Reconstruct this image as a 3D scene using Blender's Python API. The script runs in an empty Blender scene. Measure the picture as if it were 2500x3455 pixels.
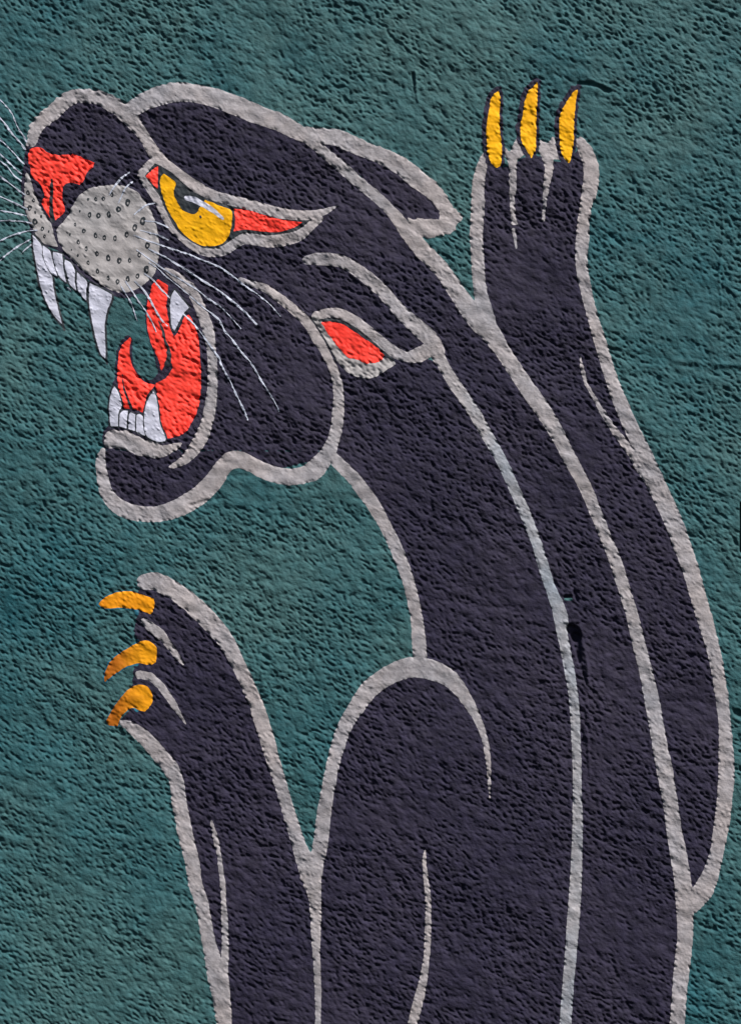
import bpy, math
import numpy as np

# ------------------------------------------------------------------ camera, light, exposure
S = 0.0005                     # metres per photo pixel on the wall
ZC = 1.9                       # height of the picture centre above the foot of the wall
FX = 0.9987
CAM_DIST = 3.4
scene = bpy.context.scene

cam_d = bpy.data.cameras.new('camera')
cam = bpy.data.objects.new('camera', cam_d)
scene.collection.objects.link(cam)
cam.location = (0.0, -CAM_DIST, ZC)
cam.rotation_euler = (math.radians(90), 0, 0)
cam_d.sensor_fit = 'VERTICAL'
cam_d.sensor_height = 36.0
cam_d.lens = 36.0 * CAM_DIST / (3455 * S)
cam_d.clip_end = 100.0
scene.camera = cam

SUN_DIR = np.array([0.48, -0.42, 0.77]); SUN_DIR = SUN_DIR / np.linalg.norm(SUN_DIR)
elev = math.asin(SUN_DIR[2]); rot = math.atan2(SUN_DIR[0], SUN_DIR[1])
world = bpy.data.worlds.new('World'); scene.world = world
world.use_nodes = True
wn = world.node_tree.nodes; wl = world.node_tree.links
sky = wn.new('ShaderNodeTexSky'); sky.sky_type = 'NISHITA'; sky.sun_disc = False
sky.sun_elevation = elev; sky.sun_rotation = rot
bg = wn['Background']; bg.inputs['Strength'].default_value = 0.05
wl.new(sky.outputs[0], bg.inputs[0])

sun_d = bpy.data.lights.new('sun', 'SUN'); sun_d.energy = 5.0
sun_d.angle = math.radians(10.0); sun_d.color = (1.0, 0.955, 0.915)
sun = bpy.data.objects.new('sun', sun_d); scene.collection.objects.link(sun)
from mathutils import Vector
sun.rotation_euler = Vector(tuple(SUN_DIR)).to_track_quat('Z', 'Y').to_euler()
sun.location = (1.5, -2, 4)

vs = scene.view_settings
vs.view_transform = 'Standard'; vs.look = 'None'; vs.gamma = 1.0; vs.use_curve_mapping = False
vs.exposure = 0.40

# ------------------------------------------------------------------ grid over the wall (photo pixels, y down)
def axis(lo, hi, a, b, step):
    core = np.arange(a, b + step * 0.5, step)
    left, x, d = [], a, step
    while x > lo:
        d = min(d * 1.13, 50.0); x -= d; left.append(x)
    left[-1] = lo
    right, x, d = [], core[-1], step
    while x < hi:
        d = min(d * 1.13, 50.0); x += d; right.append(x)
    right[-1] = hi
    return np.concatenate([np.array(left[::-1]), core, np.array(right)])
Y_FOOT = 1727.5 + ZC / S
GX = axis(-1900.0, 4400.0, -70.0, 2570.0, 3.8)
GY = axis(-1700.0, Y_FOOT, -70.0, 3525.0, 3.8)
NX, NY = len(GX), len(GY)

# ------------------------------------------------------------------ stucco relief (pixels out of the wall)
rng = np.random.default_rng(11)
T = 1024; TSTEP = 3.8
fx = np.fft.fftfreq(T, TSTEP)[None, :]; fy = np.fft.fftfreq(T, TSTEP)[:, None]
def band(wl_long, wl_short, ang, lo=0.0):
    """filtered noise tile: features wl_long along direction ang (deg, y down), wl_short across it"""
    a = math.radians(ang)
    u = fx * math.cos(a) + fy * math.sin(a); v = -fx * math.sin(a) + fy * math.cos(a)
    r2 = (u * wl_long) ** 2 + (v * wl_short) ** 2
    filt = np.exp(-r2 * 0.9)
    if lo: filt = filt * (1 - np.exp(-r2 * lo))
    n = np.fft.ifft2(np.fft.fft2(rng.standard_normal((T, T))) * filt).real
    return n / n.std()
def sm(x, a, b):
    t = np.clip((x - a) / (b - a), 0, 1); return t * t * (3 - 2 * t)
nA = band(42, 21, 26, 0.8)
nB = band(23, 12.5, 31, 0.9)
nC = band(11, 8.0, 30, 0.9)
nF = band(19, 11, 35, 0.9)
nD = band(80, 9, 60, 0.6)
nL = band(330, 240, 20)
nM = band(300, 200, 25)
nE = band(95, 60, 25, 0.3)
nG = band(130, 70, 24, 0.3)
rough = 0.45 + 0.66 * sm(nM + 0.6 * nG, -1.8, 0.9)
pn = (0.80 * nB + 0.75 * nA - 0.2 * nE); pn = pn / pn.std()
pits = sm(pn, 0.1, 1.9) * 7.0 + sm(nC + 0.35 * nB, 0.8, 2.4) * 3.2
ridge = sm(nD, 1.2, 2.6) * 1.4
tile = (-0.55 * nA - 0.75 * nB - 0.6 * nC + 0.9 * nF + ridge - pits) * rough
tile_base = 1.0 * nE + 2.4 * nL
tile_smooth = 0.9 * nE + 2.4 * nL + 0.3 * nA + 0.2 * nB
edge_tile = 0.6 * nB + 0.5 * nC + 0.6 * nA
def sample(t, X, Y):
    x = (X / TSTEP) % T; y = (Y / TSTEP) % T
    x0 = np.floor(x).astype(int); y0 = np.floor(y).astype(int)
    u = (x - x0)[None, :]; v = (y - y0)[:, None]
    x0 %= T; y0 %= T; x1 = (x0 + 1) % T; y1 = (y0 + 1) % T
    a = t[np.ix_(y0, x0)]; b = t[np.ix_(y0, x1)]; c = t[np.ix_(y1, x0)]; d = t[np.ix_(y1, x1)]
    return a * (1 - u) * (1 - v) + b * u * (1 - v) + c * (1 - u) * v + d * u * v

# ------------------------------------------------------------------ outlines and signed distances
def curve(pts, closed, n=7):
    P = np.array(pts, float); m = len(P)
    tan = np.zeros_like(P)
    for i in range(m):
        if not closed and i in (0, m - 1):
            tan[i] = (P[1] - P[0]) if i == 0 else (P[-1] - P[-2]); continue
        a = P[i] - P[i - 1]; b = P[(i + 1) % m] - P[i]
        la = np.hypot(*a[:2]) + 1e-9; lb = np.hypot(*b[:2]) + 1e-9
        if np.dot(a[:2], b[:2]) / (la * lb) < 0.5: continue        # a corner
        d = (a / la + b / lb) * 0.5
        tan[i] = d * min(la, lb)
    out = []
    t = np.linspace(0, 1, n, endpoint=False)[:, None]
    for i in range(m if closed else m - 1):
        p, q = P[i], P[(i + 1) % m]; s, e = tan[i], tan[(i + 1) % m]
        out.append((2*t**3-3*t**2+1)*p + (t**3-2*t**2+t)*s + (-2*t**3+3*t**2)*q + (t**3-t**2)*e)
    if not closed: out.append(P[-1:])
    return np.concatenate(out)
def seg_dist(sdf, X, Y, p, q, pad, signed_r=True):
    r = max(p[2], q[2]) + pad
    i0 = np.searchsorted(X, min(p[0], q[0]) - r); i1 = np.searchsorted(X, max(p[0], q[0]) + r)
    j0 = np.searchsorted(Y, min(p[1], q[1]) - r); j1 = np.searchsorted(Y, max(p[1], q[1]) + r)
    if i1 <= i0 or j1 <= j0: return
    xx = X[i0:i1][None, :]; yy = Y[j0:j1][:, None]
    dx, dy = q[0] - p[0], q[1] - p[1]; L = dx * dx + dy * dy + 1e-9
    t = np.clip(((xx - p[0]) * dx + (yy - p[1]) * dy) / L, 0, 1)
    d = np.hypot(xx - p[0] - t * dx, yy - p[1] - t * dy) - (p[2] + t * (q[2] - p[2]))
    np.minimum(sdf[j0:j1, i0:i1], d, out=sdf[j0:j1, i0:i1])
def stroke_sdf(C, X, Y):
    sdf = np.full((len(Y), len(X)), 60.0)
    for a, b in zip(C[:-1], C[1:]): seg_dist(sdf, X, Y, a, b, 16)
    return sdf
def poly_sdf(C, X, Y):
    inside = np.zeros((len(Y), len(X)), bool); d = np.full((len(Y), len(X)), 60.0)
    m = len(C)
    for i in range(m):
        p, q = C[i], C[(i + 1) % m]
        seg_dist(d, X, Y, (p[0], p[1], 0), (q[0], q[1], 0), 44)
        a, b = (p, q) if p[1] < q[1] else (q, p)
        j0 = np.searchsorted(Y, a[1]); j1 = np.searchsorted(Y, b[1])
        if j1 > j0:
            xc = a[0] + (Y[j0:j1] - a[1]) / (b[1] - a[1]) * (b[0] - a[0])
            inside[j0:j1] ^= X[None, :] > xc[:, None]
    return np.where(inside, -d, d)

# ------------------------------------------------------------------ meshes
def to_world(x, y, h):
    return np.stack([(x - 1250.0) * S * FX, -h * S, ZC - (y - 1727.5) * S], 1)
def make_mesh(name, V, F, smooth=True):
    me = bpy.data.meshes.new(name)
    me.vertices.add(len(V)); me.vertices.foreach_set('co', V.astype(np.float32).ravel())
    k = F.shape[1]
    me.loops.add(F.size); me.loops.foreach_set('vertex_index', F.astype(np.int32).ravel())
    me.polygons.add(len(F)); me.polygons.foreach_set('loop_start', np.arange(0, F.size, k, dtype=np.int32))
    me.update(calc_edges=True)
    if smooth: me.polygons.foreach_set('use_smooth', np.ones(len(F), bool))
    return me
def clip_mesh(name, X, Y, H, sdf):
    """the part of the relief sheet where sdf < 0, cut exactly along its zero line"""
    ny, nx = sdf.shape
    idx = np.arange(ny * nx).reshape(ny, nx)
    a = idx[:-1, :-1].ravel(); b = idx[:-1, 1:].ravel(); c = idx[1:, 1:].ravel(); d = idx[1:, :-1].ravel()
    tri = np.concatenate([np.stack([a, c, b], 1), np.stack([a, d, c], 1)])
    s = sdf.ravel()
    ins = s[tri] < 0; cnt = ins.sum(1)
    full = tri[cnt == 3]
    xs = np.tile(X, ny); ys = np.repeat(Y, nx); hs = H.ravel()
    N = ny * nx
    parts = [full]; newv = []
    mixed = (cnt == 1) | (cnt == 2)
    t = tri[mixed]; k = cnt[mixed]; inn = ins[mixed]
    if len(t):
        lone = np.where(k == 1, np.argmax(inn, 1), np.argmin(inn, 1))
        r = np.arange(len(t))
        p = t[r, lone]; q = t[r, (lone + 1) % 3]; w = t[r, (lone + 2) % 3]
        def key(u, v): return np.minimum(u, v).astype(np.int64) * N + np.maximum(u, v)
        ks = np.concatenate([key(p, q), key(p, w)])
        uq, inv = np.unique(ks, return_inverse=True)
        u = uq // N; v = uq % N
        f = s[u] / (s[u] - s[v]); f = np.clip(f, 0.0, 1.0)
        newv = np.stack([xs[u] + f * (xs[v] - xs[u]), ys[u] + f * (ys[v] - ys[u]), hs[u] + f * (hs[v] - hs[u])], 1)
        e1 = N + inv[:len(t)]; e2 = N + inv[len(t):]
        one = k == 1; two = ~one
        parts.append(np.stack([p, e1, e2], 1)[one])
        parts.append(np.stack([e1, q, w], 1)[two]); parts.append(np.stack([e1, w, e2], 1)[two])
    F = np.concatenate(parts)
    if len(F) == 0: return None
    P = np.stack([xs, ys, hs], 1)
    if len(newv): P = np.concatenate([P, newv])
    used, inv = np.unique(F.ravel(), return_inverse=True)
    P = P[used]
    return make_mesh(name, to_world(P[:, 0], P[:, 1], P[:, 2]), inv.reshape(-1, 3))

# ------------------------------------------------------------------ procedural materials
def paint(name, col, var=0.10, col2=None, patch=0.0, rough=0.6, spec=0.3, bump=0.25, scale=60.0, fine=420.0, streak=0.12, pscale=5.5):
    """brushed masonry paint: colour drifts a little, fine grain in the coat"""
    m = bpy.data.materials.new(name); m.use_nodes = True
    N = m.node_tree.nodes; L = m.node_tree.links
    B = N['Principled BSDF']
    geo = N.new('ShaderNodeNewGeometry')
    n1 = N.new('ShaderNodeTexNoise'); n1.inputs['Scale'].default_value = scale; n1.inputs['Detail'].default_value = 5
    L.new(geo.outputs['Position'], n1.inputs['Vector'])
    mr = N.new('ShaderNodeMapRange'); mr.inputs['From Min'].default_value = 0.3; mr.inputs['From Max'].default_value = 0.7
    mr.inputs['To Min'].default_value = 1 - var; mr.inputs['To Max'].default_value = 1 + var
    L.new(n1.outputs['Fac'], mr.inputs['Value'])
    n3 = N.new('ShaderNodeTexNoise'); n3.inputs['Scale'].default_value = pscale; n3.inputs['Detail'].default_value = 8
    n3.inputs['Roughness'].default_value = 0.65
    L.new(geo.outputs['Position'], n3.inputs['Vector'])
    mr3 = N.new('ShaderNodeMapRange'); mr3.inputs['From Min'].default_value = 0.42; mr3.inputs['From Max'].default_value = 0.68
    mr3.inputs['To Max'].default_value = patch
    L.new(n3.outputs['Fac'], mr3.inputs['Value'])
    mix = N.new('ShaderNodeMix'); mix.data_type = 'RGBA'
    mix.inputs[6].default_value = (*col, 1); mix.inputs[7].default_value = (*(col2 or col), 1)
    L.new(mr3.outputs[0], mix.inputs[0])
    mp = N.new('ShaderNodeMapping'); mp.inputs['Rotation'].default_value = (0, math.radians(58), 0); mp.inputs['Scale'].default_value = (9, 1, 95)
    L.new(geo.outputs['Position'], mp.inputs['Vector'])
    n4 = N.new('ShaderNodeTexNoise'); n4.inputs['Scale'].default_value = 1.6; n4.inputs['Detail'].default_value = 3
    L.new(mp.outputs[0], n4.inputs['Vector'])
    mr4 = N.new('ShaderNodeMapRange'); mr4.inputs['From Min'].default_value = 0.3; mr4.inputs['From Max'].default_value = 0.7
    mr4.inputs['To Min'].default_value = 1 - streak; mr4.inputs['To Max'].default_value = 1 + streak
    L.new(n4.outputs['Fac'], mr4.inputs['Value'])
    mm = N.new('ShaderNodeMath'); mm.operation = 'MULTIPLY'
    L.new(mr.outputs[0], mm.inputs[0]); L.new(mr4.outputs[0], mm.inputs[1])
    mul = N.new('ShaderNodeVectorMath'); mul.operation = 'SCALE'
    L.new(mix.outputs[2], mul.inputs[0]); L.new(mm.outputs[0], mul.inputs['Scale'])
    L.new(mul.outputs[0], B.inputs['Base Color'])
    B.inputs['Roughness'].default_value = rough
    B.inputs['Specular IOR Level'].default_value = spec
    n2 = N.new('ShaderNodeTexNoise'); n2.inputs['Scale'].default_value = fine; n2.inputs['Detail'].default_value = 4
    L.new(geo.outputs['Position'], n2.inputs['Vector'])
    bp = N.new('ShaderNodeBump'); bp.inputs['Strength'].default_value = bump; bp.inputs['Distance'].default_value = 0.0012
    L.new(n2.outputs['Fac'], bp.inputs['Height']); L.new(bp.outputs[0], B.inputs['Normal'])
    return m
M = {
 'teal':  paint('teal_paint', (0.036, 0.102, 0.106), 0.2, (0.006, 0.072, 0.090), 1.0, 0.78, 0.38, 0.9, fine=520, pscale=2.4),
 'black': paint('black_paint', (0.0165, 0.0140, 0.033), 0.28, (0.027, 0.0225, 0.043), 1.0, 0.82, 0.28, 0.9, fine=520, pscale=3.5),
 'line':  paint('dark_line_paint', (0.014, 0.018, 0.024), 0.2, (0.010, 0.022, 0.03), 0.6, 0.7, 0.4, 0.3),
 'grey':  paint('warm_grey_paint', (0.335, 0.302, 0.304), 0.17, (0.268, 0.272, 0.308), 0.8, 0.7, 0.3, 0.55, 130),
 'blue_grey': paint('blue_grey_paint', (0.318, 0.298, 0.308), 0.16, (0.215, 0.26, 0.315), 1.0, 0.7, 0.3, 0.55, 130, pscale=3.2),
 'muzzle': paint('beige_grey_paint', (0.355, 0.333, 0.332), 0.13, (0.305, 0.303, 0.315), 0.6, 0.7, 0.3, 0.25, 90),
 'white': paint('white_paint', (0.50, 0.51, 0.61), 0.07, (0.45, 0.46, 0.55), 0.5, 0.6, 0.3, 0.2),
 'red':   paint('red_paint', (0.90, 0.030, 0.014), 0.06, (0.92, 0.055, 0.03), 0.8, 0.7, 0.5, 0.25),
 'yellow': paint('yellow_paint', (0.84, 0.42, 0.002), 0.10, (0.78, 0.35, 0.002), 0.8, 0.7, 0.2, 0.25),
 'whisker': paint('whisker_paint', (0.46, 0.49, 0.58), 0.1, (0.38, 0.42, 0.52), 0.8, 0.6, 0.3, 0.2),
 'orange': paint('amber_paint', (0.86, 0.37, 0.004), 0.08, (0.70, 0.24, 0.004), 0.9, 0.7, 0.2, 0.25),
 'blue':  paint('blue_green_paint', (0.01, 0.10, 0.15), 0.2, None, 0, 0.7, 0.3, 0.3),
}

def graded(mat, tip, x_tip, x_base):
    """claws were airbrushed: a browner tip running into amber"""
    N = mat.node_tree.nodes; L = mat.node_tree.links; B = N['Principled BSDF']
    src = B.inputs['Base Color'].links[0].from_socket
    geo = N.new('ShaderNodeNewGeometry'); sp = N.new('ShaderNodeSeparateXYZ'); L.new(geo.outputs['Position'], sp.inputs[0])
    mr = N.new('ShaderNodeMapRange'); mr.interpolation_type = 'SMOOTHSTEP'
    mr.inputs['From Min'].default_value = (x_tip - 1250) * S; mr.inputs['From Max'].default_value = (x_base - 1250) * S
    L.new(sp.outputs['X'], mr.inputs['Value'])
    mx = N.new('ShaderNodeMix'); mx.data_type = 'RGBA'; mx.inputs[6].default_value = (*tip, 1)
    L.new(mr.outputs[0], mx.inputs[0]); L.new(src, mx.inputs[7]); L.new(mx.outputs[2], B.inputs['Base Color'])
M['orange'].name = 'amber_paint'
M['orange_dark'] = paint('browned_amber_paint', (0.74, 0.31, 0.004), 0.12, (0.64, 0.24, 0.004), 0.9, 0.7, 0.2, 0.3)
graded(M['orange'], (0.62, 0.20, 0.004), 330, 390)
graded(M['orange_dark'], (0.36, 0.10, 0.004), 375, 500)

# ------------------------------------------------------------------ dents, drips and the broken hole in the render
GRAIN = np.ones((NY, NX))
for (x, y, rx, ry, k) in [(720, 1640, 190, 90, .55), (1480, 330, 230, 120, .5), (1330, 2110, 130, 120, .5), (2270, 1150, 160, 130, .5), (830, 480, 230, 90, .3),
                          (1330, 1640, 160, 120, .5), (1640, 1950, 150, 190, .4), (430, 1150, 130, 160, .35), (1090, 1640, 110, 90, .5), (1500, 2520, 160, 120, .35),
                          (220, 2700, 200, 110, .3), (1780, 980, 150, 110, .35), (1950, 1500, 60, 160, .5), (2010, 3150, 120, 180, .4), (1240, 760, 170, 120, .35)]:
    GRAIN -= k * np.exp(-((GX[None, :] - x) / rx) ** 2 - ((GY[:, None] - y) / ry) ** 2)      # trowelled smoother
H0 = 0.73 * sample(tile, GX, GY) * np.clip(GRAIN, 0.25, 1) + sample(tile_base, GX, GY)
HS = sample(tile_smooth, GX, GY)
EDGE = sample(edge_tile, GX, GY)
def stamp(pts, amount, soft=3.0, lo=None):
    """raise (or sink) the relief along a stroke"""
    d = stroke_sdf(curve(pts, False, 5), GX, GY)
    H0[:] += amount * sm(-d, -soft, soft)
    HS[:] += amount * sm(-d, -soft, soft)
stamp([(1926, 2122, 15), (1938, 2132, 20), (1944, 2150, 16)], -22, 3)          # knocked-out hole beside the flank line
stamp([(1944, 2150, 14), (1950, 2195, 10), (1956, 2235, 5)], -12, 4)
stamp([(1966, 2270, 3), (1974, 2290, 4), (1978, 2310, 2)], -7, 3)
stamp([(1968, 2390, 4), (1974, 2420, 5), (1970, 2440, 3)], -5, 4)
stamp([(1962, 2455, 3), (1966, 2485, 5), (1962, 2510, 2)], -6, 4)
stamp([(1968, 2175, 4), (1980, 2240, 5), (1986, 2300, 3)], 5, 5)
stamp([(1978, 2440, 3), (1984, 2520, 3), (1990, 2620, 2)], 4, 4)
stamp([(1905, 2098, 4), (1935, 2097, 6), (1955, 2099, 3)], 4, 4)
stamp([(1906, 2013, 5), (1926, 2013, 6)], -9, 2)                                # chipped corner, bare paint below
stamp([(1936, 1996, 4), (1944, 2014, 6), (1950, 2030, 3)], -9, 3)
stamp([(1948, 281, 3), (1985, 282, 5), (2020, 291, 5), (2054, 309, 6)], -9, 5)  # crease beside the claw
stamp([(1960, 268, 4), (1995, 268, 5), (2045, 288, 5)], 3, 6)
stamp([(2280, 1232, 3), (2380, 1243, 8), (2520, 1252, 8)], -2.2, 10)
stamp([(2280, 1216, 3), (2380, 1226, 7), (2520, 1234, 8)], 3.2, 9)
stamp([(2434, 690, 2), (2440, 800, 3), (2428, 930, 3), (2436, 1040, 3), (2428, 1150, 4)], 3.0, 3)   # dried drip
stamp([(1402, 240, 3), (1404, 300, 4), (1410, 340, 3)], 5, 3)
stamp([(1393, 248, 4), (1395, 262, 5)], -8, 3); stamp([(1396, 270, 4), (1398, 284, 5)], -8, 3)
stamp([(2488, 2405, 12), (2492, 2408, 12)], -14, 4)                             # small round hole
stamp([(640, 1706, 3), (700, 1690, 7), (750, 1680, 3)], -5, 4)
stamp([(520, 1765, 3), (590, 1762, 5), (640, 1740, 3)], 2.0, 5)
stamp([(2504, 1703, 7), (2505, 1780, 7), (2504, 1858, 7)], -34, 1.5)              # slot at the right-hand edge
stamp([(1790, 270, 3), (1815, 264, 6), (1830, 268, 3)], -5, 3)

wall_obj = None
def build_wall():
    idx = np.arange(NX * NY).reshape(NY, NX)
    a = idx[:-1, :-1].ravel(); b = idx[:-1, 1:].ravel(); c = idx[1:, 1:].ravel(); d = idx[1:, :-1].ravel()
    F = np.concatenate([np.stack([a, c, b], 1), np.stack([a, d, c], 1)])
    V = to_world(np.tile(GX, NY), np.repeat(GY, NX), H0.ravel())
    # the body of the wall behind the render coat
    ring = np.concatenate([idx[0, :], idx[1:, -1], idx[-1, -2::-1], idx[-2:0:-1, 0]])
    back = V[ring].copy(); back[:, 1] = 0.24
    n = len(ring); base = len(V); r2 = np.roll(ring, -1); bi = base + np.arange(n); b2 = np.roll(bi, -1)
    F = np.concatenate([F, np.stack([ring, r2, b2], 1), np.stack([ring, b2, bi], 1)])
    cen = np.array([[V[ring, 0].mean(), 0.24, V[ring, 2].mean()]])
    F = np.concatenate([F, np.stack([bi, b2, np.full(n, base + n)], 1)])
    V = np.concatenate([V, back, cen])
    me = make_mesh('stucco_wall', V, F)
    o = bpy.data.objects.new('stucco_wall', me); scene.collection.objects.link(o)
    me.materials.append(M['teal'])
    o['label'] = 'rough teal painted stucco wall behind the panther'
    o['category'] = 'wall'
    return o
build_wall()

# ------------------------------------------------------------------ the mural: every painted area lies on the relief below it
mural = bpy.data.objects.new('panther_mural', None)
scene.collection.objects.link(mural)
mural.empty_display_size = 0.1
mural.location = (0, 0, 0)
mural['label'] = 'snarling black panther painted on the teal wall, outlined in grey'
mural['category'] = 'mural'

TOP = H0.copy()
EPS = 0.16                      # one coat of paint, in pixels (0.08 mm)
FILL = {'grey': 0.76, 'blue_grey': 0.76, 'whisker': 0.7, 'white': 0.95, 'muzzle': 0.88, 'yellow': 0.72, 'orange': 0.7, 'orange_dark': 0.7, 'red': 0.12, 'black': 0.0, 'line': 0.1, 'blue': 0.0}
def place(name, me, mat, parent, label=None):
    me.materials.append(M[mat])
    o = bpy.data.objects.new(name, me); scene.collection.objects.link(o)
    o.parent = parent
    if label: o['label'] = label
    return o
def coat(name, pts, mat, kind='poly', parent=None, rag=1.6, grow=0.0, sub=1, lift=1.0, holes=None, label=None, smooth=True, fill=None):
    """lay one painted shape; rag = how ragged its edge is (px), grow = widen it (px), sub = finer mesh for thin shapes"""
    P = np.array(pts, float)
    if kind == 'stroke': C = curve(P, False, 6)
    elif smooth: C = curve(P, True, 6)
    else: C = P
    pad = 14 + grow + (P[:, 2].max() if kind == 'stroke' else 0)
    i0 = max(np.searchsorted(GX, P[:, 0].min() - pad) - 1, 0); i1 = min(np.searchsorted(GX, P[:, 0].max() + pad) + 2, NX)
    j0 = max(np.searchsorted(GY, P[:, 1].min() - pad) - 1, 0); j1 = min(np.searchsorted(GY, P[:, 1].max() + pad) + 2, NY)
    X, Y, H, E, Hs = GX[i0:i1], GY[j0:j1], TOP[j0:j1, i0:i1], EDGE[j0:j1, i0:i1], HS[j0:j1, i0:i1]
    if sub > 1:
        def fineax(A):
            f = np.arange(sub) / sub
            return np.concatenate([(A[:-1, None] + f[None, :] * (A[1:] - A[:-1])[:, None]).ravel(), A[-1:]])
        def finegrid(G):
            ny, nx = G.shape
            jj = np.arange((ny - 1) * sub + 1); ii = np.arange((nx - 1) * sub + 1)
            J = np.minimum(jj // sub, ny - 2); I = np.minimum(ii // sub, nx - 2)
            v = ((jj - J * sub) / sub)[:, None]; u = ((ii - I * sub) / sub)[None, :]
            h00 = G[np.ix_(J, I)]; h10 = G[np.ix_(J, I + 1)]; h01 = G[np.ix_(J + 1, I)]; h11 = G[np.ix_(J + 1, I + 1)]
            return np.where(u >= v, h00 + u * (h10 - h00) + v * (h11 - h10), h00 + v * (h01 - h00) + u * (h11 - h01))
        X, Y, H, E, Hs = fineax(X), fineax(Y), finegrid(H), finegrid(E), finegrid(Hs)
    sdf = (stroke_sdf if kind == 'stroke' else poly_sdf)(C, X, Y) - grow + rag * E
    if mat == 'black': sdf = np.maximum(sdf, (E - 3.3) * 4)         # pits the brush never reached
    if holes is not None:
        for h in holes: sdf = np.maximum(sdf, -h(X, Y))
    if sub == 1:
        f = (FILL[mat] if fill is None else fill) * sm(-sdf, 0.0, 7.0)
        Hn = H + f * np.clip(Hs + 0.3 - H, 0, 18.0) + EPS * lift
        # thick coats also level the tops a little
        me = clip_mesh(name, X, Y, Hn, sdf)
        TOP[j0:j1, i0:i1] = np.where(sdf < 0, Hn, H)
    else:
        f = (0.0 if fill is None else fill) * sm(-sdf, -0.5, 1.2)
        me = clip_mesh(name, X, Y, H + f * np.clip(Hs - H, 0, 15.0) + EPS * lift, sdf)
    if me is None: return None
    return place(name, me, mat, parent or mural, label)

B_ = 5700.0    # strokes that leave the picture at the bottom run on to the foot of the wall
# ---- centre lines of the grey outlines: (x, y, half width)
nose_line = [(108,480,17),(125,427,22),(181,378,25),(230,335,25),(287,323,23),(342,334,24),(395,362,26),(435,392,27)]
brow_line = [(418,372,24),(440,400,26),(485,458,18),(510,500,20),(545,545,21),(601,588,19),(654,626,20),(727,662,17),(830,688,18),(943,719,18),(1000,726,17),(1046,726,16),(1095,714,11),(1138,695,2)]
lid_line = [(517,545,15),(478,586,14),(500,630,12),(523,662,13),(546,700,14),(573,753,15),(612,794,16),(652,827,16),(688,849,14),(728,852,15),(764,841,17),(794,819,18),(826,805,19),(865,808,20),(905,814,20),(950,810,20),(1008,793,21),(1042,766,17),(1078,738,12)]
skull_line = [(432,378,26),(488,343,30),(535,325,33),(592,312,33),(646,314,32),(702,324,32),(760,342,33),(826,369,33),(890,394,31),(945,414,30),(995,441,27),(1040,465,22),(1078,500,18),(1125,540,18),(1172,580,19),(1222,624,18),(1262,657,18),(1320,713,19),(1372,778,25),(1425,843,28),(1492,912,27),(1550,998,29),(1608,1076,34),(1650,1116,34),(1690,1175,27),(1738,1248,26),(1780,1312,27),(1838,1395,27),(1884,1473,24),(1928,1558,23),(1973,1640,21),(2008,1724,20),(2044,1815,19),(2078,1898,21),(2105,1986,20),(2130,2068,20),(2154,2165,22),(2178,2259,22),(2201,2366,25),(2222,2491,25),(2241,2594,27),(2260,2700,25),(2274,2800,26),(2287,2870,28),(2302,2960,28),(2310,3040,30),(2312,3100,28),(2312,3165,26),(2302,3256,27),(2293,3340,25),(2285,3455,25),(2275,3700,25),(2265,B_,25)]
ear_line = [(1030,450,22),(1090,459,27),(1140,465,28),(1185,485,28),(1240,508,27),(1300,532,28),(1350,558,30),(1397,595,32),(1440,628,30),(1478,664,26),(1505,705,22)]
ear_foot = [(1375,735),(1412,737),(1481,742),(1485,706),(1490,680),(1512,668),(1522,690),(1564,732),(1540,759),(1533,778),(1500,792),(1476,797),(1443,805),(1420,800),(1385,770)]
paw_inner_line = [(1637,514,5),(1627,556,16),(1615,611,20),(1612,694,22),(1607,800,22),(1611,857,22),(1615,942,22),(1627,1015,24),(1645,1075,25),(1662,1122,20)]
paw_outer_line = [(1958,477,16),(1974,508,23),(1990,545,25),(1995,585,26),(1990,640,26),(1977,690,21),(1969,745,20),(1966,800,22),(1962,840,21),(1963,905,20),(1977,980,19),(1996,1057,18),(2019,1134,20),(2043,1213,21),(2068,1292,22),(2100,1375,24),(2142,1468,25),(2177,1540,26),(2209,1622,31),(2243,1695,31),(2274,1765,30),(2303,1843,30),(2330,1922,28),(2354,2007,27),(2380,2095,26),(2401,2170,23),(2419,2251,22),(2436,2355,22),(2446,2449,21),(2450,2538,25),(2451,2611,27),(2445,2694,26),(2436,2775,26),(2418,2876,23),(2397,2950,28),(2368,3010,33),(2330,3055,30)]
spine_line = [(1470,1185,25),(1500,1240,19),(1530,1290,20),(1568,1344,20),(1606,1402,20),(1632,1450,20),(1663,1502,19),(1697,1565,18),(1722,1620,18),(1750,1682,18),(1782,1757,18),(1810,1832,17),(1836,1920,18),(1860,1990,18),(1882,2045,22),(1893,2090,24),(1896,2130,19),(1906,2180,17),(1920,2257,17),(1932,2330,16),(1940,2415,16),(1943,2490,15),(1947,2585,15),(1947,2690,15),(1949,2750,17),(1948,2841,18),(1944,2960,20),(1937,3065,21),(1925,3224,20),(1917,3320,19),(1908,3455,20),(1893,3700,20),(1880,B_,20)]
cheek_ear_line = [(1034,877,14),(1070,873,20),(1115,875,21),(1162,886,21),(1203,910,21),(1250,946,22),(1290,982,22),(1332,1030,22),(1372,1072,24),(1413,1108,27),(1455,1147,27),(1476,1185,25)]
ear_loop_line = [(1462,1172,24),(1410,1198,25),(1375,1204,17),(1340,1193,19),(1303,1168,18),(1260,1131,16),(1222,1100,17),(1182,1074,18),(1140,1056,17),(1100,1057,16),(1068,1066,16)]
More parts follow.
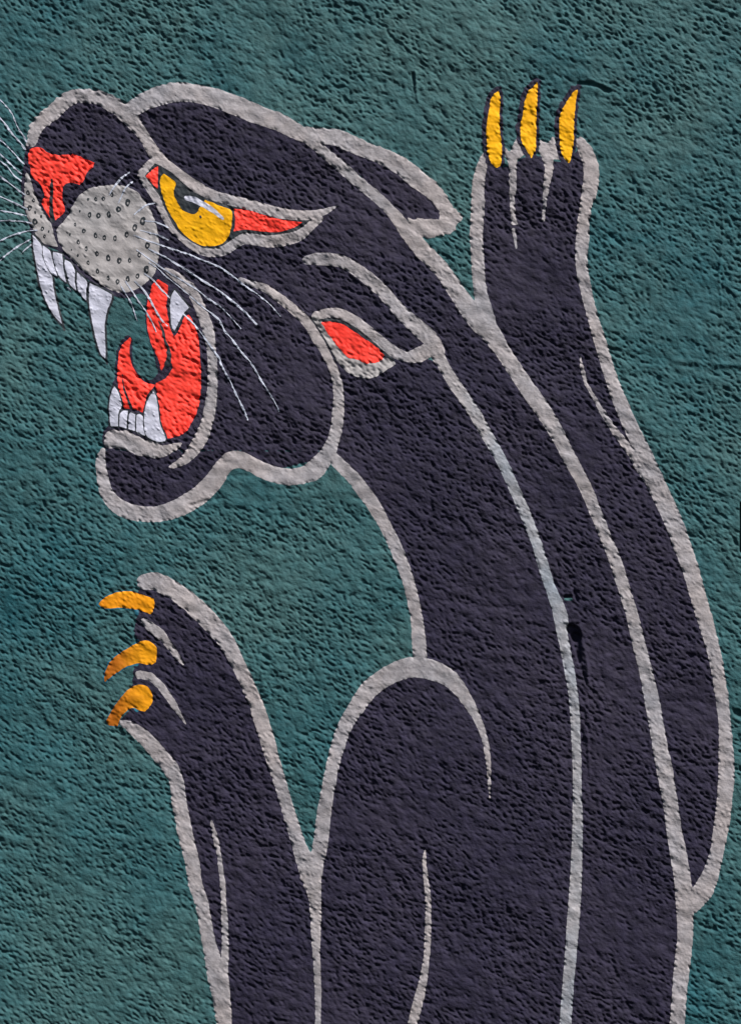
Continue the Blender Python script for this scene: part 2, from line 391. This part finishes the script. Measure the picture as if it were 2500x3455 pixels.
cheek_line = [(812,944,8),(857,959,10),(900,976,14),(942,1005,15),(980,1035,16),(1012,1062,16),(1045,1100,16),(1070,1143,16),(1095,1184,15),(1113,1220,14),(1130,1258,15),(1141,1306,17),(1142,1370,19),(1138,1424,20),(1127,1478,20),(1110,1522,25),(1090,1552,29),(1060,1586,33),(1022,1603,29),(978,1609,28),(938,1604,28),(895,1590,27),(850,1568,26),(815,1553,28),(780,1553,30),(752,1578,28),(724,1620,31),(680,1665,32),(645,1690,32),(595,1716,30),(540,1733,27),(480,1734,26),(425,1722,27),(385,1697,25),(358,1660,22),(345,1605,19),(339,1552,16),(348,1518,8)]
throat_line = [(1120,1540,20),(1156,1577,21),(1192,1612,22),(1230,1662,23),(1264,1709,23),(1300,1775,20),(1327,1828,21),(1352,1888,21),(1371,1940,20),(1390,2008,20),(1403,2070,20),(1410,2120,22),(1415,2190,24),(1418,2235,22)]
chest_line = [(1653,2692,2),(1650,2619,6),(1645,2545,9),(1632,2480,11),(1612,2430,13),(1580,2370,19),(1540,2312,25),(1500,2279,31),(1440,2256,34),(1384,2252,34),(1333,2268,33),(1288,2293,31),(1243,2329,31),(1201,2389,27),(1173,2433,25),(1148,2489,24),(1124,2577,22),(1107,2662,22),(1091,2760,24),(1081,2850,25),(1070,2900,25),(1058,2960,28)]
arm_back_line = [(487,1963,25),(520,1962,31),(560,1976,30),(602,2002,30),(646,2036,31),(690,2078,32),(731,2122,30),(770,2174,27),(799,2232,24),(825,2284,23),(843,2327,23),(866,2380,24),(883,2435,25),(900,2488,25),(915,2545,23),(942,2630,21),(965,2710,21),(988,2785,22),(1008,2850,24),(1030,2910,29),(1048,2960,32),(1060,3010,24),(1065,3072,19),(1066,3147,16),(1067,3200,13),(1069,3257,12),(1073,3340,11),(1073,3455,9),(1074,3700,9),(1076,B_,9)]
arm_front_line = [(410,2437,9),(440,2451,17),(478,2481,24),(510,2513,25),(545,2555,26),(575,2592,27),(596,2640,24),(604,2705,25),(616,2768,25),(630,2835,25),(648,2905,24),(660,2985,23),(680,3042,22),(692,3110,22),(705,3180,23),(720,3240,28),(735,3290,35),(745,3350,32),(756,3455,26),(775,3700,26),(800,B_,26)]
def xy(line): return [(p[0], p[1]) for p in line]
def cut(line, a, b): return [p for p in xy(line) if a <= p[1] <= b]

# ---- black areas of the body
def stroke_hole(pts):
    C = curve(np.array(pts, float), False, 5)
    return lambda X, Y: stroke_sdf(C, X, Y)
chip = stroke_hole([(1907, 2022, 4), (1927, 2022, 5)])
hind_pts = cut(skull_line, 1000, 9999)
raised = ([(1640,545),(1660,566),(1690,562),(1720,560),(1760,535),(1793,530),(1830,530),(1870,545),(1900,545),(1930,530),(1948,505),(1968,520)]
          + cut(paw_outer_line, 560, 3020) + [(2325,3050)] + cut(skull_line, 1110, 3030)[::-1] + xy(paw_inner_line)[::-1][:-1])
coat('raised_foreleg', raised, 'black', rag=2.0, label='raised black foreleg along the right edge of the body')
back = [(1476,1180),(1560,1000)] + cut(skull_line, 1000, 9999) + cut(spine_line, 1200, 9999)[::-1]
coat('back', back, 'black', rag=2.0, holes=[chip])
torso = ([(1095,1545)] + xy(throat_line)[:-1] + cut(chest_line[9:], 2240, 3000) + cut(arm_back_line, 3000, 9999)
         + cut(spine_line, 1190, 9999)[::-1] + xy(ear_loop_line)[1:] + [(1052,1100)] + cut(cheek_line, 1140, 1540))
coat('torso', torso, 'black', rag=2.0)
lower_arm = ([(500,1972),(466,1990),(466,2060),(452,2132),(458,2170),(452,2245),(446,2310),(442,2385),(403,2431),(412,2440)]
             + xy(arm_front_line)[1:] + xy(arm_back_line)[::-1][:-2])
coat('lower_foreleg', lower_arm, 'black', rag=2.0, label='lowered black foreleg with amber claws')
head = ([(118,450),(88,492),(80,560),(71,613),(73,650),(79,705),(95,748),(106,795),(135,820),(157,832),(197,846),(219,868),(252,904),(278,926),(311,955),(366,988),(388,1001),(431,1006),(470,990),
         (495,996),(491,1048),(494,1109),(511,1170),(524,1216),(532,1258),(520,1276),(500,1283),(483,1278),(465,1257),(450,1226),(446,1185),(447,1146),(437,1131),(422,1136),(404,1158),(394,1188),(389,1231),(388,1277),(380,1298),(371,1321),(364,1365),(365,1438),(350,1452),(346,1482),(350,1516)]
        + xy(cheek_line)[::-1][1:17] + [(1112,1540)] + cut(cheek_line, 1140, 1525)[::-1] + [(1052,1100),(1068,1066)] + xy(ear_loop_line)[::-1][1:]
        + [(1478,1190),(1562,1004)] + [p for p in xy(skull_line)[:27] if p[1] < 1000][::-1] + xy(nose_line)[::-1][1:])
coat('head', head, 'black', rag=1.4)
ear_fill = [(1086,487),(1156,494),(1211,519),(1266,541),(1320,571),(1375,607),(1427,640),(1467,677),(1485,706),(1481,742),(1412,737),(1375,735),(1339,706),(1284,660),(1229,596),(1170,556),(1134,519)]
coat('ear', ear_fill, 'black', rag=1.4, grow=8)

# ---- grey outline strokes
G = 'outline'
nl = coat(G, nose_line, 'grey', 'stroke', rag=2.2)
for ln, rg in [(skull_line, 1.5), (ear_line, 2.2), (brow_line, 0.9), (lid_line, 0.9), (paw_inner_line, 1.6), (paw_outer_line, 1.6), (spine_line, 1.2),
               (cheek_ear_line, 1.2), (ear_loop_line, 1.2), (cheek_line, 1.3), (throat_line, 1.4), (chest_line, 1.6), (arm_back_line, 1.7), (arm_front_line, 1.7)]:
    coat(G, ln, 'blue_grey' if ln is spine_line else 'grey', 'stroke', rag=rg * 0.75)
coat('ear_base', ear_foot, 'grey', rag=2.6)
# thinner accents
for ln in [
    [(713,2772,4),(720,2797,6),(730,2840,9),(739,2883,7),(745,2934,8),(752,2985,9),(755,3041,8),(758,3096,11),(760,3147,11),(758,3250,13),(752,3300,16)],
    [(1434,2868,3),(1432,2904,6),(1435,2947,8),(1443,3011,9),(1445,3096,10),(1443,3160,11),(1441,3216,10),(1435,3258,11),(1426,3318,14),(1409,3386,17),(1392,3455,16),(1345,3620,16),(1250,3900,14),(1200,4100,3)],
    [(1958,1206,3),(1966,1249,6),(1979,1296,6),(2005,1343,6),(2034,1394,9),(2071,1449,11),(2105,1493,13),(2134,1532,15),(2163,1580,17),(2188,1615,18)],
    [(1734,776,7),(1738,805,5),(1742,837,3)],
    [(486,2096,11),(513,2118,15),(543,2141,16),(565,2170,12),(590,2204,10),(618,2240,4)],
    [(471,2277,14),(500,2281,14),(530,2302,13),(556,2332,12),(582,2371,11),(603,2405,7),(626,2443,2)],
    [(560,910,8),(585,925,14),(615,948,16),(648,982,18),(670,1025,18),(688,1070,19),(703,1115,19),(712,1170,16),(717,1220,15),(717,1300,17),(714,1330,18),(707,1385,20),(696,1432,20),(677,1480,23),(650,1523,20),(622,1552,15),(590,1570,9),(575,1575,4)]]:
    coat('accent_line', ln, 'grey', 'stroke', rag=1.2)
coat('toe_gap', [(1697,492),(1719,514),(1741,471),(1752,471),(1769,522),(1745,545),(1742,600),(1741,640),(1735,680),(1740,720),(1745,758),(1728,758),(1722,700),(1718,620),(1716,556),(1700,520)], 'grey', rag=1.8)
coat('toe_gap', [(1822,471),(1847,482),(1866,463),(1873,467),(1889,529),(1888,540),(1866,536),(1866,573),(1855,620),(1844,675),(1836,748),(1831,748),(1831,675),(1833,620),(1838,566),(1829,536),(1818,511)], 'grey', rag=1.8)

# ---- muzzle, nose, mouth
muzzle_r = [(192,772),(219,741),(238,708),(256,675),(278,650),(311,633),(355,626),(402,624),(439,635),(468,653),(490,679),(508,708),(523,748),(530,773),(536,810),(537,846),(530,894),(519,927),(494,952),(464,974),(428,985),(395,985),(358,971),(322,941),(285,916),(256,890),(227,857),(205,828),(194,799)]
muzzle_l = [(88,580),(97,588),(106,620),(121,664),(139,701),(154,727),(172,756),(179,780),(186,810),(197,833),(161,826),(135,810),(113,777),(99,748),(88,723),(82,686),(82,639),(84,602)]
mz = coat('muzzle', muzzle_r, 'muzzle', rag=1.0, label='round pale near half of the muzzle')
mzl = coat('muzzle', muzzle_l, 'muzzle', rag=1.0, label='narrow pale far half of the muzzle')
nose = coat('nose', [(97,514),(106,502),(135,498),(157,513),(183,522),(219,524),(256,522),(289,538),(320,549),(311,566),(293,584),(282,610),(269,624),(256,619),(234,617),(219,622),(212,635),(210,668),(218,708),(205,727),(186,743),(178,740),(170,737),(154,712),(137,683),(150,661),(146,642),(132,617),(113,602),(106,591),(102,569),(97,547)], 'red', rag=1.0, label='red nose')
coat('nostril_slit', [(175,606,3),(174,639,6),(172,675,6),(172,712,7),(178,743,8)], 'line', 'stroke', parent=nose, rag=0.6)
mouth = coat('mouth', [(535,941),(550,954),(567,963),(565,993),(562,1033),(568,1079),(574,1109),(588,1138),(605,1112),(623,1069),(638,1060),(650,1082),(663,1115),(669,1139),(676,1216),(678,1277),(675,1328),(668,1376),(650,1419),(624,1460),(577,1478),(560,1478),(544,1434),(533,1376),(529,1328),(525,1297),(529,1292),(562,1274),(580,1246),(582,1225),(560,1228),(544,1252),(538,1222),(525,1191),(510,1158),(500,1118),(495,1069),(498,1018),(507,990),(513,963)], 'red', rag=1.0, label='red inside of the open mouth')
coat('mouth_fold', [(535,1082,2),(550,1115,5),(556,1146,4),(567,1173,6),(571,1203,8),(566,1228,11)], 'line', 'stroke', parent=mouth, rag=0.8)
tongue = coat('tongue', [(440,1138),(443,1146),(437,1170),(439,1206),(449,1240),(468,1270),(489,1289),(525,1298),(518,1306),(496,1335),(489,1365),(483,1392),(463,1385),(441,1379),(419,1379),(408,1346),(399,1302),(396,1266),(399,1218),(401,1194),(410,1167),(422,1152)], 'red', rag=0.8, label='red curled tongue')
coat('tongue_crease', [(413,1264,1.5),(417,1301,2.2),(420,1316,4),(430,1343,4),(443,1376,5)], 'line', 'stroke', parent=tongue, rag=0.5, sub=2, lift=1.2)
coat('lower_lip', [(357,1463),(375,1452),(405,1452),(434,1456),(463,1471),(489,1483),(522,1493),(551,1503),(584,1496),(615,1494),(602,1514),(584,1525),(558,1540),(529,1546),(493,1540),(463,1536),(434,1522),(405,1514),(357,1511),(351,1496)], 'grey', rag=1.4, label='grey lower lip')

# ---- teeth: white with a dark line round each
teeth = [
 ([(110,793),(139,826),(143,865),(161,908),(176,934),(179,963),(186,1000),(197,1047),(210,1095),(186,1069),(165,1036),(143,985),(128,927),(119,872),(112,835)], 'fang', 7, (208,1088,218,1114)),
 ([(144,828),(168,846),(176,872),(183,901),(194,932),(179,927),(161,905),(146,865)], 'tooth', 5, None),
 ([(179,850),(210,857),(212,890),(216,919),(223,952),(201,934),(186,897),(179,872)], 'tooth', 5, None),
 ([(219,876),(238,886),(252,912),(252,949),(258,982),(234,956),(227,927),(219,901)], 'tooth', 5, None),
 ([(260,919),(278,934),(294,952),(291,978),(291,1014),(274,996),(260,971)], 'tooth', 5, None),
 ([(303,956),(329,967),(377,994),(377,1011),(362,1047),(353,1095),(355,1157),(356,1212),(340,1194),(325,1150),(311,1084),(302,1029),(300,985)], 'fang', 7, (354,1205,362,1228)),
 ([(386,1304),(397,1317),(412,1368),(401,1390),(399,1438),(374,1439),(368,1390),(370,1354),(379,1317)], 'fang', 5, None),
 ([(405,1399),(416,1386),(432,1386),(429,1412),(427,1445),(403,1439)], 'tooth', 4, None),
 ([(436,1397),(441,1392),(458,1399),(456,1427),(456,1454),(434,1447)], 'tooth', 4, None),
 ([(461,1401),(471,1397),(482,1405),(483,1438),(491,1471),(460,1456)], 'tooth', 4, None),
 ([(518,1321),(527,1339),(535,1390),(540,1427),(560,1480),(555,1491),(529,1489),(496,1472),(487,1438),(489,1383),(500,1346)], 'fang', 5, None),
 ([(589,979),(638,1037),(620,1057),(605,1085),(589,1117),(579,1100),(576,1063),(574,1027),(579,996)], 'tooth', 6, None)]
outlines = []
for i, (p, nm, w, tip) in enumerate(teeth):
    outlines.append(coat('tooth_outline', p, 'line', rag=0.9, grow=w + (0.04 * i), lift=0.5 + 0.06 * i, fill=0.88))
    if tip: coat('tooth_outline', [(tip[0], tip[1], 7), (tip[2], tip[3], 3)], 'line', 'stroke', parent=outlines[-1], rag=0.6)
for i, (p, nm, w, tip) in enumerate(teeth):
    coat(nm, p, 'white', rag=0.5, sub=2, lift=2.0)
coat('tooth', [(225,968),(234,972),(242,984),(233,981)], 'white', rag=0.3, sub=3, lift=2.0)

# ---- eye
eye_ground = [(523,552),(575,580),(654,648),(727,682),(830,708),(943,740),(1046,744),(1000,778),(905,792),(826,784),(790,802),(758,824),(725,837),(689,835),(641,812),(597,775),(561,712),(537,657),(490,594)]
eye = coat('eye', eye_ground, 'line', rag=0.6, grow=1, fill=0.6)
coat('eye_corner', [(534,560),(520,568),(492,595),(532,639)], 'red', parent=eye, rag=0.4, sub=2, lift=1.3, label='red inner corner of the eye')
coat('eye_corner', [(788,705),(839,710),(894,727),(948,741),(1000,748),(1019,750),(1002,763),(973,775),(937,783),(875,780),(831,774),(788,781),(793,759),(793,730)], 'red', parent=eye, rag=0.5, sub=2, lift=1.3, label='long red outer corner of the eye')
coat('iris', [(552,586),(543,597),(540,613),(544,646),(557,683),(572,719),(594,752),(605,773),(634,802),(663,821),(689,830),(725,830),(751,821),(769,802),(780,769),(784,733),(782,711),(773,705),(747,697),(722,686),(692,675),(684,690),(674,701),(669,712),(656,723),(634,719),(612,705),(599,683),(588,661),(587,642),(592,617),(572,599)], 'yellow', parent=eye, rag=0.6, label='yellow iris')
coat('eye_highlight', [(629,668,8),(656,675,10),(685,690,9),(718,710,8),(753,739,4)], 'white', 'stroke', parent=eye, rag=0.6, sub=2, lift=2.0)
coat('paint_fleck', [(676,730,3),(678,734,3)], 'line', 'stroke', parent=eye, rag=0.3, sub=3, lift=2.0)

# ---- inner ear
inner = coat('inner_ear', [(1052,1068),(1068,1060),(1085,1085),(1120,1085),(1160,1098),(1200,1130),(1240,1168),(1300,1208),(1327,1214),(1334,1229),(1290,1258),(1250,1277),(1191,1266),(1155,1240),(1133,1207),(1096,1145),(1060,1086)], 'muzzle', rag=1.2, fill=0.35)
coat('ear_shade_line', [(1078,1081,4),(1115,1079,6),(1155,1086,6),(1206,1116,6),(1243,1145,5),(1272,1170,5),(1301,1196,5),(1330,1217,3)], 'line', 'stroke', parent=inner, rag=0.8)
coat('ear_lining', [(1083,1086),(1126,1086),(1162,1097),(1206,1127),(1232,1145),(1268,1170),(1297,1200),(1285,1218),(1261,1225),(1232,1227),(1206,1214),(1177,1207),(1147,1178),(1118,1141)], 'red', parent=inner, rag=1.2, label='red lining of the inner ear')
coat('ear_seam', [(1050,1070,2.2),(1078,1115,2.2),(1110,1170,2.2),(1134,1218,2.2)], 'line', 'stroke', parent=inner, rag=0.4, sub=2, lift=1.3)

# ---- claws
upper_claws = [
 [(1683,304),(1688,328),(1686,383),(1688,456),(1694,514),(1688,560),(1672,566),(1657,551),(1646,511),(1641,434),(1648,383),(1657,332),(1668,317)],
 [(1813,275),(1814,306),(1811,365),(1809,438),(1807,500),(1793,535),(1774,503),(1760,474),(1756,427),(1763,390),(1771,339),(1782,310),(1800,291)],
 [(1952,297),(1944,339),(1937,401),(1935,474),(1928,529),(1920,553),(1906,540),(1893,507),(1888,456),(1889,390),(1906,354),(1924,324),(1939,306)]]
for p in upper_claws:
    o = coat('claw_outline', [(x - 3, y - 1) for x, y in p], 'black', rag=2.2, grow=13)
    coat('claw', p, 'yellow', parent=o, rag=1.2, label='upright yellow claw on the raised paw')
lower_claws = [
 [(334,2038),(355,2017),(398,1999),(441,1997),(479,2008),(518,2021),(520,2046),(509,2072),(483,2061),(449,2053),(398,2049),(351,2051)],
 [(494,2162),(526,2185),(524,2234),(505,2243),(471,2236),(428,2247),(394,2268),(355,2298),(353,2281),(373,2234),(407,2204),(458,2174)],
 [(462,2315),(494,2319),(511,2345),(509,2371),(488,2396),(466,2390),(445,2383),(415,2405),(400,2430),(394,2447),(368,2443),(362,2435),(385,2392),(407,2362),(432,2332)]]
for k, p in enumerate(lower_claws):
    q = [(x, y) for x, y in p]
    o = coat('claw_outline', [(min(x, 462), y) for x, y in q], 'blue', rag=1.6, grow=6)
    coat('claw', q, 'orange' if k == 0 else 'orange_dark', parent=o, rag=0.8, grow=1.5 if k < 2 else 4.0, label='hooked amber claw on the lowered paw')

# ---- whisker spots: small dark rings with a pale middle
spots = [(94,650,8),(113,675,6),(99,701,9),(118,716,5),(138,730,5),(118,748,10),(143,771,7),(164,781,4),(150,797,6),
 (378,657,8),(349,670,8),(323,672,7),(297,672,5),(431,683,11),(400,706,10),(367,724,10),(332,727,9),(302,724,9),(269,712,4),(482,745,13),(455,767,12),
 (427,791,10),(388,803,10),(352,802,9),(322,794,9),(283,779,8),(253,757,6),(236,791,4),(264,817,8),(291,839,8),(327,856,8),(365,870,10),(402,879,10),(437,878,8),
 (470,859,9),(498,828,11),(494,909,12),(464,931,9),(431,941,9),(397,950,9),(365,938,8),(329,915,8),(297,886,7),(263,862,5),(241,843,3)]
srng = np.random.default_rng(4)
for (x, y, r) in spots:
    par = mzl if x < 200 else mz
    sx, sy = srng.uniform(0.66, 0.85), srng.uniform(1.0, 1.2)
    ph = srng.uniform(0, 6.28)
    ring = [(x + r * sx * (1 + 0.15 * math.sin(2 * a + ph)) * math.cos(a), y + r * sy * (1 + 0.12 * math.sin(3 * a + ph)) * math.sin(a)) for a in np.linspace(0, 2 * math.pi, 10, endpoint=False)]
    hole = None
    if r >= 6:
        ox, oy = srng.uniform(-0.1, 0.18) * r, srng.uniform(-0.05, 0.2) * r
        hole = [stroke_hole([(x + ox, y + oy - r * 0.12, r * 0.24), (x + ox, y + oy + r * 0.12, r * 0.26)])]
    coat('whisker_spot', ring, 'line', parent=par, rag=0.4, sub=4, lift=1.4, holes=hole)

# ---- whiskers
whiskers = [
 [(-40,300,2),(15,352,2.5),(40,383,2.6),(58,427,2.8),(80,460,3),(91,480,3)],
 [(-60,325,2),(0,399,4),(15,416,4.4),(48,460,3.5),(69,482,4.2),(86,505,4)],
 [(-85,392,2),(0,471,3.2),(22,492,3.4),(51,522,3.2),(82,555,3)],
 [(-70,460,2),(0,520,3),(29,547,3.2),(51,569,3),(71,586,2.5)],
 [(-75,508,2),(0,544,3),(22,560,3),(44,588,3),(71,610,2.5)],
 [(-80,545,2),(0,595,3.2),(29,617,3.4),(58,639,3.4),(84,657,3)],
 [(-85,630,2),(0,663,3),(37,679,3.2),(66,694,4),(91,705,3)],
 [(-85,705,2),(0,710,3),(37,716,3.2),(62,721,3.2),(88,727,2.6)],
 [(-80,750,2),(0,745,2.6),(44,745,3),(73,747,3.2),(106,752,3)],
 [(124,777,2.6),(91,780,3),(51,791,4),(22,802,3.6),(0,813,3.2),(-60,850,2)],
 [(102,808,2.5),(66,828,3.6),(29,854,3.4),(0,879,3),(-40,920,2)],
 [(104,826,2.2),(84,843,2.6),(71,857,1.6)],
 [(437,582,2.6),(410,602,4.6),(388,628,4),(369,657,2)],
 [(448,613,2.4),(424,635,4),(406,672,3),(399,686,2)],
 [(523,686,2.6),(497,690,3.6),(475,705,3.2),(453,723,2)],
 [(490,745,2.6),(524,749,3),(546,757,3),(568,768,2.4)],
 [(473,777,2.2),(517,788,2.8),(546,799,3),(568,810,2.4)],
 [(451,793,2),(502,813,3),(535,824,3.4),(583,841,4),(634,857,4),(685,879,4),(740,901,4),(788,934,4),(820,960,3.6),(868,993,3),(912,1029,3),(946,1067,2)],
 [(502,839,2.4),(539,859,3.6),(561,870,4),(619,905,4),(674,941,4),(740,982,4),(795,1025,4),(831,1058,4),(866,1094,3.6)],
 [(462,843,2),(502,872,3),(545,903,3),(600,938,3),(656,971,3.4),(692,1000,3.6),(744,1036,4),(777,1069,3.2),(812,1108,2)],
 [(505,886,2.4),(528,902,3),(562,934,3),(620,980,2.6),(660,1015,2.4),(689,1040,3.4),(714,1058,4),(740,1080,4),(758,1117,3.6),(784,1146,3.6),(813,1186,3.8),(850,1229,3.8),(874,1271,3.8),(905,1321,3.2),(927,1357,3),(942,1388,1.8)],
 [(488,923,2.4),(521,949,3.6),(546,978,4),(574,1006,2)],
 [(620,1060,2.4),(652,1091,3.6),(678,1124,3.4),(703,1157,3.4),(725,1188,3.4),(740,1210,4.6),(748,1233,3.2),(773,1280,3.6),(799,1335,3.4),(821,1379,4),(836,1416,3)],
 [(455,949,2.2),(484,978,4),(506,1011,5),(524,1044,3.4),(546,1080,3.4),(565,1100,2)],
 [(424,950,2),(448,985,2.8),(469,1018,3),(495,1055,3),(517,1095,3.4),(528,1120,2)],
 [(404,956,2),(422,989,3),(440,1018,3),(451,1047,2.8),(463,1084,2)]]
for i, w in enumerate(whiskers):
    coat('whisker', [(x, y, r * 0.72) for x, y, r in w], 'whisker', 'stroke', rag=0.8, sub=3, lift=3.0 + 0.15 * i, fill=0.85)

tris = sum(len(o.data.polygons) for o in scene.objects if o.type == 'MESH')
print('objects', len(scene.objects), 'triangles', tris)
